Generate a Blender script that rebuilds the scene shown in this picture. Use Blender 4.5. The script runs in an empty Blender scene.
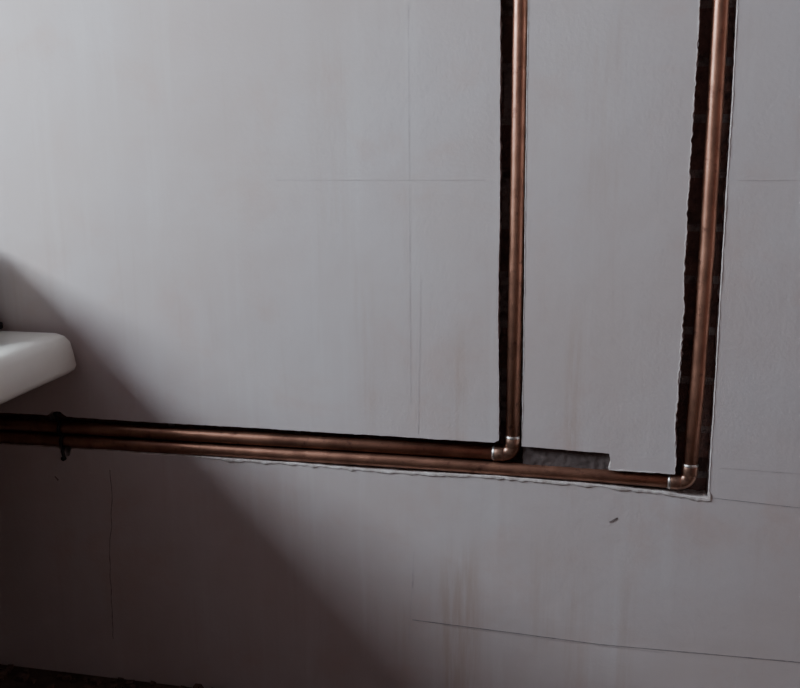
import bpy, math, random
from mathutils import Vector, Matrix, noise
from mathutils.geometry import tessellate_polygon
random.seed(4)
S=bpy.context.scene; COL=S.collection

# ------------------------------------------------------------ helpers
def new_mesh(name, verts, faces, mat=None, parent=None, smooth=False):
    me=bpy.data.meshes.new(name); me.from_pydata([tuple(v) for v in verts],[],faces); me.update()
    if smooth:
        for p in me.polygons: p.use_smooth=True
    o=bpy.data.objects.new(name,me); COL.objects.link(o)
    if mat: me.materials.append(mat)
    if parent: o.parent=parent
    return o
def empty(name, loc=(0,0,0)):
    o=bpy.data.objects.new(name,None); o.empty_display_size=.05; COL.objects.link(o); return o
def box(name,x0,x1,y0,y1,z0,z1,mat,parent=None,bevel=0):
    v=[(x,y,z) for x in (x0,x1) for y in (y0,y1) for z in (z0,z1)]
    f=[(0,1,3,2),(4,6,7,5),(0,4,5,1),(2,3,7,6),(0,2,6,4),(1,5,7,3)]
    o=new_mesh(name,v,f,mat,parent)
    if bevel:
        m=o.modifiers.new('b','BEVEL'); m.width=bevel; m.segments=3
    return o
def tube(name,path,r,mat,parent=None,seg=24,radii=None):
    """swept tube along a 3D path (parallel transport)"""
    P=[Vector(p) for p in path]; n=len(P)
    T=[((P[min(i+1,n-1)]-P[max(i-1,0)]).normalized()) for i in range(n)]
    N=T[0].orthogonal().normalized(); V=[];F=[]
    for i in range(n):
        if i: 
            q=T[i-1].rotation_difference(T[i]); N=(q@N).normalized()
        B=T[i].cross(N); rr=radii[i] if radii else r
        for k in range(seg):
            a=2*math.pi*k/seg; V.append(P[i]+(N*math.cos(a)+B*math.sin(a))*rr)
    for i in range(n-1):
        for k in range(seg):
            a=i*seg+k;b=i*seg+(k+1)%seg; F.append((a,b,b+seg,a+seg))
    F.append(tuple(range(seg))[::-1]); F.append(tuple(range((n-1)*seg,n*seg)))
    o=new_mesh(name,V,F,mat,parent)
    for p in o.data.polygons: p.use_smooth=len(p.vertices)==4
    return o

class M:
    def __init__(s,name,rough=.6,metal=0,spec=.5):
        s.m=bpy.data.materials.new(name); s.m.use_nodes=True
        s.nt=s.m.node_tree; s.b=s.nt.nodes['Principled BSDF']
        s.b.inputs['Roughness'].default_value=rough; s.b.inputs['Metallic'].default_value=metal
        s.b.inputs['Specular IOR Level'].default_value=spec
        s.tc=s.nt.nodes.new('ShaderNodeTexCoord').outputs['Object']
    def n(s,t): return s.nt.nodes.new(t)
    def l(s,a,b): s.nt.links.new(a,b)
    def mapping(s,scale,loc=(0,0,0)):
        m=s.n('ShaderNodeMapping'); m.inputs['Scale'].default_value=scale; m.inputs['Location'].default_value=loc
        s.l(s.tc,m.inputs['Vector']); return m.outputs[0]
    def noise(s,scale,detail=4,rough=.55,vec=None,dist=0):
        t=s.n('ShaderNodeTexNoise'); t.inputs['Scale'].default_value=scale; t.inputs['Detail'].default_value=detail
        t.inputs['Roughness'].default_value=rough; t.inputs['Distortion'].default_value=dist
        s.l(vec or s.tc,t.inputs['Vector']); return t.outputs['Fac']
    def mr(s,v,a,b,c=0,d=1,smooth=True):
        t=s.n('ShaderNodeMapRange'); t.interpolation_type='SMOOTHSTEP' if smooth else 'LINEAR'
        s.l(v,t.inputs[0]); 
        for i,x in enumerate((a,b,c,d)): t.inputs[i+1].default_value=x
        return t.outputs[0]
    def mul(s,a,b,op='MULTIPLY'):
        t=s.n('ShaderNodeMath'); t.operation=op
        for i,x in enumerate((a,b)):
            if isinstance(x,(int,float)): t.inputs[i].default_value=x
            else: s.l(x,t.inputs[i])
        return t.outputs[0]
    def mix(s,fac,a,b):
        t=s.n('ShaderNodeMix'); t.data_type='RGBA'
        if isinstance(fac,(int,float)): t.inputs[0].default_value=fac
        else: s.l(fac,t.inputs[0])
        for i,x in ((6,a),(7,b)):
            if isinstance(x,tuple): t.inputs[i].default_value=(*x,1)
            else: s.l(x,t.inputs[i])
        return t.outputs[2]
    def color(s,c):
        if isinstance(c,tuple): s.b.inputs['Base Color'].default_value=(*c,1)
        else: s.l(c,s.b.inputs['Base Color'])
    def bump(s,h,st=.3,d=.002):
        t=s.n('ShaderNodeBump'); t.inputs['Strength'].default_value=st; t.inputs['Distance'].default_value=d
        s.l(h,t.inputs['Height']); s.l(t.outputs[0],s.b.inputs['Normal'])

# ------------------------------------------------------------ materials
def plaster():
    m=M('bare_plaster',rough=.75,spec=.25)
    big=m.mr(m.noise(2.2,5,.6),.35,.68)
    col=m.mix(big,(.63,.54,.52),(.66,.60,.60))
    col=m.mix(m.mul(m.mr(m.noise(7,6,.65,dist=.4),.50,.70),.42),col,(.62,.48,.44))
    # trowel/damp streaks running down the wall
    st=m.mr(m.noise(1,5,.65,vec=m.mapping((22,1,1.3))),.5,.75)
    col=m.mix(m.mul(st,.25),col,(.76,.73,.73))
    st2=m.mr(m.noise(1,4,.6,vec=m.mapping((60,1,3.5),(3,0,1))),.55,.75)
    col=m.mix(m.mul(st2,.15),col,(.52,.40,.36))
    # horizontal trowel marks
    st3=m.mr(m.noise(1,4,.6,vec=m.mapping((2.5,1,38),(1,0,5))),.55,.8)
    col=m.mix(m.mul(st3,.10),col,(.72,.68,.68))
    # rusty drip stains
    sep=m.n('ShaderNodeSeparateXYZ'); m.l(m.tc,sep.inputs[0]); X,Z=sep.outputs[0],sep.outputs[2]
    def stain(x0,x1,z0,z1,amt,fx=.012,fz=.05,sc=95):
        k=m.mul(m.mr(X,x0-fx,x0+fx),m.mr(X,x1-fx,x1+fx,1,0))
        k=m.mul(k,m.mul(m.mr(Z,z0-fz,z0+fz),m.mr(Z,z1-fz,z1+fz,1,0)))
        s_=m.mr(m.noise(1,5,.7,vec=m.mapping((sc,1,6),(x0*9,0,z0))),.34,.64)
        return m.mul(m.mul(k,s_),amt)
    for a in [(-.205,-.145,-.1,.30,.42),(-.185,-.168,.44,.66,.42),(-.215,-.165,.36,.43,.14),(-.014,.004,.40,.68,.42),
              (-.06,-.02,.15,.33,.2),(-.33,-.31,.5,.75,.22),(-.008,.03,-.1,.3,.2),(-.28,-.26,.05,.2,.2),(.07,.10,.05,.3,.15),
              (.0,.05,.85,1.1,.16),(-.40,-.34,.8,1.1,.14)]:
        col=m.mix(stain(*a),col,(.50,.35,.27))
    m.color(col)
    h=m.mul(m.noise(9,6,.6),m.mul(m.noise(160,3,.6),.25),'ADD')
    m.bump(h,.25,.004); return m.m
def simple(name,c,c2=None,sc=20,rough=.6,metal=0,bump=0,spec=.5,bd=.002):
    m=M(name,rough,metal,spec)
    nz=m.noise(sc,5,.6)
    m.color(m.mix(m.mr(nz,.35,.65),c,c2 or tuple(x*.8 for x in c)))
    if bump: m.bump(m.noise(sc*2,6,.65),bump,bd)
    return m.m
def copper(name,k):
    m=M(name,.4,.8,.4)
    a=m.mr(m.noise(18,5,.6),.38,.68)
    c=m.mix(a,(.50*k,.25*k,.17*k),(.33*k,.16*k,.11*k))
    c=m.mix(m.mul(m.mr(m.noise(55,6,.7),.55,.70),.7),c,(.15*k,.07*k,.055*k))
    m.color(c)
    r=m.mr(m.noise(30,4,.6),.3,.7,.34,.52); m.l(r,m.b.inputs['Roughness'])
    return m.m
def masonry():
    m=M('chased_masonry',.95,0,.1)
    mp=m.n('ShaderNodeMapping'); mp.inputs['Rotation'].default_value=(math.radians(90),0,0); m.l(m.tc,mp.inputs[0])
    br=m.n('ShaderNodeTexBrick'); m.l(mp.outputs[0],br.inputs['Vector'])
    br.inputs['Scale'].default_value=1; br.inputs['Brick Width'].default_value=.225; br.inputs['Row Height'].default_value=.075
    br.inputs['Mortar Size'].default_value=.006
    br.inputs['Color1'].default_value=(.34,.21,.18,1); br.inputs['Color2'].default_value=(.27,.17,.15,1); br.inputs['Mortar'].default_value=(.44,.37,.35,1)
    c=m.mix(m.mr(m.noise(45,6,.7),.45,.65),br.outputs[0],(.18,.125,.115))
    m.color(c); m.bump(m.noise(90,6,.7),.8,.006); return m.m
MP=plaster(); MC=copper('aged_copper',1.0); MCD=copper('tarnished_copper',.78); MM=masonry()
MEDGE=simple('broken_plaster_edge',(.72,.66,.64),(.50,.43,.40),60,.85,bump=.4)
MPENCIL=simple('pencil_graphite',(.24,.21,.22),(.32,.29,.29),200,.7)
MPENCIL2=simple('pencil_faint',(.52,.46,.46),(.58,.51,.51),200,.8)
MCRACK=simple('hairline_crack',(.22,.17,.16),(.32,.26,.25),100,.9)
MSOL=simple('solder',(.78,.75,.72),(.55,.48,.42),150,.32,.9)
MBRASS=simple('copper_fitting',(.50,.30,.22),(.26,.14,.10),90,.34,.85)
MACR=simple('bath_acrylic',(.88,.87,.80),(.84,.83,.76),6,.3)
MBLACK=simple('black_plastic',(.012,.012,.015),None,10,.45)
MFLOOR=simple('dusty_floorboards',(.06,.035,.025),(.11,.075,.055),14,.85,bump=.5)
MPAINT=simple('old_wall_paint',(.11,.08,.078),(.085,.065,.062),4,.85)
MPAINTR=simple('warm_bounce_wall_paint',(.34,.20,.17),(.30,.175,.15),4,.85)  # unseen right wall, coloured warm and lighter to add bounce light
MCEIL=simple('ceiling_paint',(.17,.14,.14),(.14,.12,.12),4,.9)
MFRAME=simple('white_upvc',(.75,.76,.76),None,5,.35)
MRUB=simple('rubble',(.16,.10,.075),(.09,.06,.05),60,.95,bump=.6)
MMORT=simple('old_mortar',(.15,.115,.108),(.10,.074,.07),40,.95,bump=.3)
MSTEEL=simple('galvanised_steel',(.35,.34,.33),None,30,.4,.9)

# ------------------------------------------------------------ room
XL,XR,YB,H=-2.2,1.5,-2.7,2.4
D=.036
hole=[(-.124,2.15),(-.123,1.137),(-.121,1.004),(-.119,.864),(-.119,.717),(-.116,.58),(-.1145,.497),
 (-.122,.4935),(-.351,.494),(-.520,.4945),(-.696,.494),(-.85,.495),(-.862,.503),(-.878,.503),(-.886,.496),(-1.3,.496),(-1.3,.436),
 (-.872,.438),(-.862,.424),(-.853,.424),(-.848,.438),(-.701,.438),(-.523,.437),(-.437,.437),(-.353,.435),(-.271,.434),(-.190,.436),(-.112,.437),(.040,.434),(.128,.430),(.170,.426),(.199,.424),
 (.198,.46),(.197,.578),(.195,.725),(.193,.865),(.192,.998),(.189,1.125),(.187,2.15),(.140,2.15),
 (.141,1.127),(.142,1.051),(.142,.946),(.142,.837),(.145,.724),(.1455,.606),(.145,.530),(.148,.4605),
 (.110,.4615),(.052,.4615),(.0545,.473),(.0515,.487),(.0,.488),(-.078,.490),(-.079,.564),(-.080,.718),(-.082,.864),(-.083,1.003),(-.084,1.135),(-.086,2.15)]
def resample(pts,step,closed=True,amp=.0009,sc=120,seed=0):
    out=[]; n=len(pts)
    for i in range(n if closed else n-1):
        a=Vector(pts[i]); b=Vector(pts[(i+1)%n]); L=(b-a).length; k=max(1,int(L/step))
        d=(b-a).normalized(); nn=Vector((-d.y,d.x))
        for j in range(k):
            p=a.lerp(b,j/k)
            A=amp*(1.6 if (.12<p.x<.16 and p.y>.46) else .42)
            q=noise.noise(Vector((p.x*sc,p.y*sc,seed)))*A*1.6+noise.noise(Vector((p.x*sc*.25,p.y*sc*.25,seed+9)))*A*1.6
            out.append(p+nn*q)
    if not closed: out.append(Vector(pts[-1]))
    return out
hp=resample(hole,.003); hb=resample(hole,.003,amp=.005,sc=90,seed=5)
outer=[Vector((XL,0)),Vector((XR,0)),Vector((XR,H)),Vector((XL,H))]
tris=tessellate_polygon([[Vector((p.x,p.y,0)) for p in outer],[Vector((p.x,p.y,0)) for p in hp]])
allp=outer+hp; V=[(p.x,0,p.y) for p in allp]; F=[]
for t in tris:
    a,b,c=[allp[i] for i in t]
    cr=(b-a).cross(c-a)
    F.append(tuple(t) if cr>0 else tuple(t[::-1]))
nb=len(V); n=len(hp); V+=[(hb[i].x,D,hb[i].y) for i in range(n)]
nmask=len(F)
for i in range(n):
    j=(i+1)%n; F.append((4+i,4+j,nb+j,nb+i))
wall=new_mesh('wall_back',V,F,MP); wall.data.materials.append(MEDGE)
for i,p in enumerate(wall.data.polygons):
    if i>=nmask: p.material_index=1
# masonry behind the chases (rough)
def rough_panel(name,x0,x1,z0,z1,step=.006,base=None,mat=None,amp=1):
    base=D-.002 if base is None else base
    nx=max(2,int((x1-x0)/step)); nz=max(2,int((z1-z0)/step)); V=[];F=[]
    for i in range(nx+1):
        for k in range(nz+1):
            x=x0+(x1-x0)*i/nx; z=z0+(z1-z0)*k/nz
            y=base+amp*(.004*noise.noise(Vector((x*40,0,z*40)))+.0025*noise.noise(Vector((x*150,0,z*150))))
            V.append((x,y,z))
    for i in range(nx):
        for k in range(nz):
            a=i*(nz+1)+k; F.append((a,a+nz+1,a+nz+2,a+1))
    return new_mesh(name,V,F,mat or MM,wall,True)
rough_panel('masonry_left_chase',-.15,-.05,.48,2.18,base=.028)
rough_panel('masonry_right_chase',.12,.22,.48,2.18,base=.024)
rough_panel('masonry_low_chase',-1.33,.23,.40,.52)
rough_panel('mortar_patch',-.078,.056,.455,.492,.0025,.009,MMORT,.45)
# broken filler bead on lower / right lips
def bead(name,pts,wmax,seed,out=.0025,prob=.0):
    P=resample(pts,.002,False,amp=.0007,seed=seed); V=[];F=[];n=len(P)
    for i,p in enumerate(P):
        d=(P[min(i+1,n-1)]-P[max(i-1,0)]).normalized(); nn=Vector((d.y,-d.x))
        t=noise.noise(Vector((p.x*35,p.y*35,seed)))*.6+noise.noise(Vector((p.x*110,p.y*110,seed+3)))*.3+.5
        t=max(.06,min(1,t)); e=min(1,i/12,(n-1-i)/12); w=wmax*t*e
        a=p-nn*.0012; b=p+nn*w
        V+= [(a.x,.003,a.y),(a.x,-out*t*e,a.y),((a.x+b.x)/2,-out*t*e-.0002,(a.y+b.y)/2),(b.x,.0004,b.y)]
    for i in range(n-1):
        for k in range(3):
            a=i*4+k; F.append((a,a+4,a+5,a+1))
    return new_mesh(name,V,F,MEDGE,wall)
bead('filler_low',[(-.62,.4375),(-.523,.437),(-.437,.437),(-.353,.435),(-.271,.434),(-.190,.436),(-.112,.437),(.040,.434),(.128,.430),(.170,.426),(.199,.424)],.0075,1,.0018)
bead('filler_right_corner',[(.12,.431),(.160,.427),(.199,.424),(.198,.45)],.011,7,.002)
bead('filler_highlight_right',[(.199,.424),(.198,.46),(.197,.578),(.195,.725),(.193,.865),(.192,.998),(.189,1.125),(.188,1.6)],.0018,2,.0005)  # chipped plaster edge; pale bead also paints the highlight along it
bead('filler_island_low',[(.052,.4615),(.110,.4615),(.148,.4605)][::-1],.003,3,.0012)
bead('filler_island_right',[(.142,1.3),(.141,1.127),(.142,.946),(.142,.837),(.145,.724),(.1455,.606),(.145,.530),(.148,.4605)][::-1],.0018,4,.001)
bead('filler_left',[(-.078,.490),(-.079,.564),(-.080,.718),(-.082,.864),(-.084,1.135),(-.085,1.5)],.0012,6,.0004)

# marks on the plaster (real thin lines)
marks=empty('pencil_marks')
def line(name,pts,w,mat,wob=.0006):
    P=resample(pts,.006,False,amp=wob,sc=30,seed=len(name)); V=[];F=[];n=len(P)
    for i,p in enumerate(P):
        d=(P[min(i+1,n-1)]-P[max(i-1,0)]).normalized(); nn=Vector((d.y,-d.x))
        ww=w*(.35+.9*abs(noise.noise(Vector((p.x*60,p.y*60,3)))))
        a=p-nn*ww;b=p+nn*ww; V+=[(a.x,-.0004,a.y),(b.x,-.0004,b.y)]
    for i in range(n-1): F.append((2*i,2*i+1,2*i+3,2*i+2))
    return new_mesh(name,V,F,mat,marks)
line('line_a',[(-.252,.1775),(.051,.167),(.36,.171)],.0010,MPENCIL,.0002)
line('line_b',[(-.20,.1735),(.0,.166),(.15,.164)],.0006,MPENCIL2,.0002)
line('line_c',[(-.2527,1.2),(-.2526,.55)],.0004,MPENCIL2,.0001)
line('line_d',[(-.236,.75),(-.241,.50)],.0004,MPENCIL2,.0001)
line('line_e',[(-.2488,.30),(-.258,.14)],.0005,MPENCIL2,.0001)
line('line_f',[(-.46,.8925),(-.14,.8925)],.0004,MPENCIL2,.0001)
line('line_g',[(.211,.475),(.34,.473)],.0005,MPENCIL2,.0001)
line('line_h',[(.205,.427),(.34,.420)],.0006,MPENCIL,.0001)
line('line_i',[(.205,.892),(.36,.892)],.0004,MPENCIL2,.0001)
line('scuff',[(.0565,.376),(.062,.379),(.0685,.384)],.0034,MCRACK,.0003)
line('scuff_b',[(.060,.381),(.069,.3835)],.0008,MEDGE,.0002)
line('crack_long',[(-.777,.404),(-.782,.33),(-.79,.26),(-.796,.157),(-.80,.08)],.0012,MCRACK,.005)
line('crack_small',[(-.884,.385),(-.878,.378)],.0024,MCRACK,.0003)

box('floor',XL,XR,YB,.1,-.05,0,MFLOOR)
box('ceiling',XL,XR,YB,.1,H,H+.05,MCEIL)
box('wall_right',XR,XR+.1,YB,.1,0,H,MPAINTR)
box('wall_front',XL,XR,YB-.1,YB,0,H,MPAINT)
box('wall_back_masonry',XL,XR,.06,.16,0,H,MM)
# left wall with window opening
WY0,WY1,WZ0,WZ1=-1.35,-.25,1.36,2.26
wl=empty('wall_left')
box('below',XL-.12,XL,YB,.1,0,WZ0,MPAINT,wl); box('above',XL-.12,XL,YB,.1,WZ1,H,MPAINT,wl)
box('side_a',XL-.12,XL,YB,WY0,WZ0,WZ1,MPAINT,wl); box('side_b',XL-.12,XL,WY1,.1,WZ0,WZ1,MPAINT,wl)
wn=empty('window_1'); fx0,fx1=XL-.09,XL-.04; t=.04
box('frame_bottom',fx0,fx1,WY0,WY1,WZ0,WZ0+t,MFRAME,wn); box('frame_top',fx0,fx1,WY0,WY1,WZ1-t,WZ1,MFRAME,wn)
box('frame_a',fx0,fx1,WY0,WY0+t,WZ0,WZ1,MFRAME,wn); box('frame_b',fx0,fx1,WY1-t,WY1,WZ0,WZ1,MFRAME,wn)
box('mullion',fx0,fx1,(WY0+WY1)/2-.02,(WY0+WY1)/2+.02,WZ0,WZ1,MFRAME,wn)

# ------------------------------------------------------------ pipes
pipes=empty('copper_heating_pipes')
R=.011; Y0=.0125; RB=.015
def elbow(name,cx,cz,y):
    """centreline from (-,cz) turning up to (cx,+)"""
    pts=[]
    pts=[(cx-RB-.002,y,cz)]
    for k in range(1,10):
        a=math.pi/2*k/9; pts.append((cx-RB+RB*math.sin(a),y,cz+RB-RB*math.cos(a)))
    pts.append((cx,y,cz+RB+.002))
    tube(name+'_bend',pts,.0120,MBRASS,pipes)
    tube(name+'_socket_h',[(cx-RB-.014,y,cz),(cx-RB-.0125,y,cz),(cx-RB+.001,y,cz),(cx-RB+.003,y,cz)],0,MBRASS,pipes,radii=[.0113,.0125,.0125,.0119])
    tube(name+'_socket_v',[(cx,y,cz+RB+.014),(cx,y,cz+RB+.0125),(cx,y,cz+RB-.001),(cx,y,cz+RB-.003)],0,MBRASS,pipes,radii=[.0113,.0125,.0125,.0119])
    for nm,p,ax in (('h',(cx-RB-.014,y,cz),'x'),('v',(cx,y,cz+RB+.014),'z')):
        a=Vector(p); d=Vector((1,0,0)) if ax=='x' else Vector((0,0,-1))
        tube(name+'_solder_'+nm,[a-d*.0022,a-d*.0006,a+d*.0012,a+d*.0022],0,MSOL,pipes,radii=[.0111,.0120,.0128,.0124])
tube('vertical_left',[(-.0975,Y0,2.14),(-.096,Y0,1.14),(-.095,Y0,.80),(-.0945,Y0,.49)],R,MC,pipes,32)
tube('vertical_right',[(.167,Y0,2.14),(.169,Y0,1.14),(.173,Y0,.80),(.1725,Y0,.60),(.170,Y0,.463)],R,MC,pipes,32)
bend=lambda x,z:[(-1.21,Y0,z),(-1.225,Y0+.002,z),(-1.232,Y0+.008,z),(-1.235,Y0+.016,z),(-1.235,.045,z)]
tube('upper_run',[(-.111,Y0,.4725),(-.4,Y0,.4728),(-.8,Y0,.4715)]+bend(0,.4705),R,MCD,pipes,32)
tube('lower_run',[(.153,Y0,.4445),(.04,Y0,.447),(-.27,Y0,.4492),(-.6,Y0,.448),(-.86,Y0,.4473)]+bend(0,.4465),R,MCD,pipes,32)
elbow('elbow_left',-.0945,.4725,Y0); elbow('elbow_right',.170,.4445,Y0)
# pipe clip over both runs
cl=empty('pipe_clip')
pts=[(-.868,.006,.505),(-.868,-.001,.4985),(-.868,-.0005,.488)]
for k in range(0,9):
    a=math.pi*(.15+.7*k/8); pts.append((-.868,Y0-.0135*math.sin(a),.4715+.0115*math.cos(a)))
for k in range(0,9):
    a=math.pi*(.15+.7*k/8); pts.append((-.866,Y0-.0135*math.sin(a),.4475+.0115*math.cos(a)))
pts+=[(-.864,-.0005,.432),(-.862,-.001,.420),(-.861,.004,.416)]
tube('strap',pts,.0030,MBLACK,cl,10)
tube('screw_top',[(-.868,.008,.500),(-.868,-.006,.500)],.004,MBLACK,cl,12)
tube('screw_low',[(-.862,.008,.420),(-.862,-.005,.420)],.004,MBLACK,cl,12)

# ------------------------------------------------------------ bath
bath=empty('bathtub')
BX1,BX0,BY1,BY0,ZT=-.817,-1.53,-.002,-1.70,.643
def rrect(x0,x1,y0,y1,r,seg=8):
    out=[]
    for cx,cy,a0 in ((x1-r,y1-r,0),(x0+r,y1-r,90),(x0+r,y0+r,180),(x1-r,y0+r,270)):
        for k in range(seg+1):
            a=math.radians(a0+90*k/seg); out.append((cx+r*math.cos(a),cy+r*math.sin(a)))
    return out
rings=[]
def ring(ins,z,r,ix=0): rings.append([(x,y,z) for x,y in rrect(BX0+ins,BX1-ins,BY0+ins,BY1-ins,r)])
# outer lip from underside up & over, then inside bowl
ring(.095,.20,.10);ring(.085,.36,.10);ring(.070,.576,.06);ring(.014,.578,.016);ring(.006,.579,.012);ring(.002,.583,.010);ring(.0,.590,.010);ring(.0015,.612,.012);ring(.004,.630,.012);ring(.009,.640,.014);ring(.016,.6455,.016);ring(.028,.6480,.028)
ring(.060,.646,.05);ring(.068,.641,.08);ring(.075,.62,.11);ring(.10,.40,.13);ring(.14,.26,.14);ring(.20,.235,.10)
V=[p for r in rings for p in r]; n=len(rings[0]); F=[]
for i in range(len(rings)-1):
    for k in range(n):
        a=i*n+k;b=i*n+(k+1)%n; F.append((a,b,b+n,a+n))
F.append(tuple(range(n))[::-1]); F.append(tuple(range((len(rings)-1)*n,len(rings)*n)))
new_mesh('shell',V,F,MACR,bath,True)
for x in (-1.0,-1.35):
    for y in (-.3,-1.4):
        tube('leg',[(x,y,.21),(x,y,.02),(x,y,.019),(x,y,0)],0,MSTEEL,bath,12,radii=[.008,.008,.022,.022])
tube('waste',[(-1.17,-1.35,.20),(-1.17,-1.35,.06)],.022,MBLACK,bath)
# dark item on the rim; unseen box above it added to shadow the wall
shadow_block=empty('rim_shadow_block')
ZR=.648
box('base',-1.30,-.944,-.20,-.010,ZR,ZR+.012,MBLACK,shadow_block,.003)
box('body',-1.29,-.966,-.19,-.018,ZR+.012,ZR+.12,MBLACK,shadow_block,.006)
box('block_top',-1.295,-.962,-.195,-.014,ZR+.12,ZR+.15,MBLACK,shadow_block,.010)
tube('block_loop',[(-1.20,-.105,ZR+.15),(-1.20,-.105,ZR+.175),(-1.19,-.105,ZR+.182),(-1.07,-.105,ZR+.182),(-1.06,-.105,ZR+.175),(-1.06,-.105,ZR+.15)],.007,MBLACK,shadow_block,12)

# floor debris
V=[];F=[]
for i in range(150):
    x=random.uniform(-1.3,-.3); y=-abs(random.gauss(0,.03))-.006; s=random.uniform(.002,.009)*(1.4 if i%9==0 else 1)
    b=len(V)
    for sx in (-1,1):
        for sy in (-1,1):
            for sz in (0,1): V.append((x+sx*s*random.uniform(.5,1.2),y+sy*s*random.uniform(.4,.9),sz*s*random.uniform(.6,1.3)))
    for f in [(0,1,3,2),(4,6,7,5),(0,4,5,1),(2,3,7,6),(0,2,6,4),(1,5,7,3)]: F.append(tuple(b+q for q in f))
new_mesh('plaster_rubble',V,F,MRUB)

# ------------------------------------------------------------ light
def area(name,loc,rot,sx,sy,e,c):
    l=bpy.data.lights.new(name,'AREA'); l.shape='RECTANGLE'; l.size=sx; l.size_y=sy; l.energy=e; l.color=c
    o=bpy.data.objects.new(name,l); o.location=loc; o.rotation_euler=rot; COL.objects.link(o); return o
area('window_daylight',(XL-.10,(WY0+WY1)/2,(WZ0+WZ1)/2),(0,math.radians(-90),0),WZ1-WZ0,WY1-WY0,138,(.78,.895,1.0))
w=bpy.data.worlds.new('sky'); S.world=w; w.use_nodes=True
w.node_tree.nodes['Background'].inputs[0].default_value=(.55,.7,1,1); w.node_tree.nodes['Background'].inputs[1].default_value=.6

# ------------------------------------------------------------ camera (calibrated from the wall's vanishing points)
vx=Vector((.97967,.03651,-.19727)); dn=Vector((.00888,.97444,.22448)); vy=Vector((.20042,-.22167,.95430))
right=Vector((vx.x,vy.x,-dn.x)); up=Vector((-vx.y,-vy.y,dn.y)); back=Vector((-vx.z,-vy.z,dn.z))
mw=Matrix((( right.x,up.x,back.x,0),(right.y,up.y,back.y,-1.3),(right.z,up.z,back.z,.95),(0,0,0,1)))
cd=bpy.data.cameras.new('camera'); cd.sensor_width=36; cd.lens=886/800*36; cd.clip_start=.02
co=bpy.data.objects.new('camera',cd); COL.objects.link(co); co.matrix_world=mw; S.camera=co
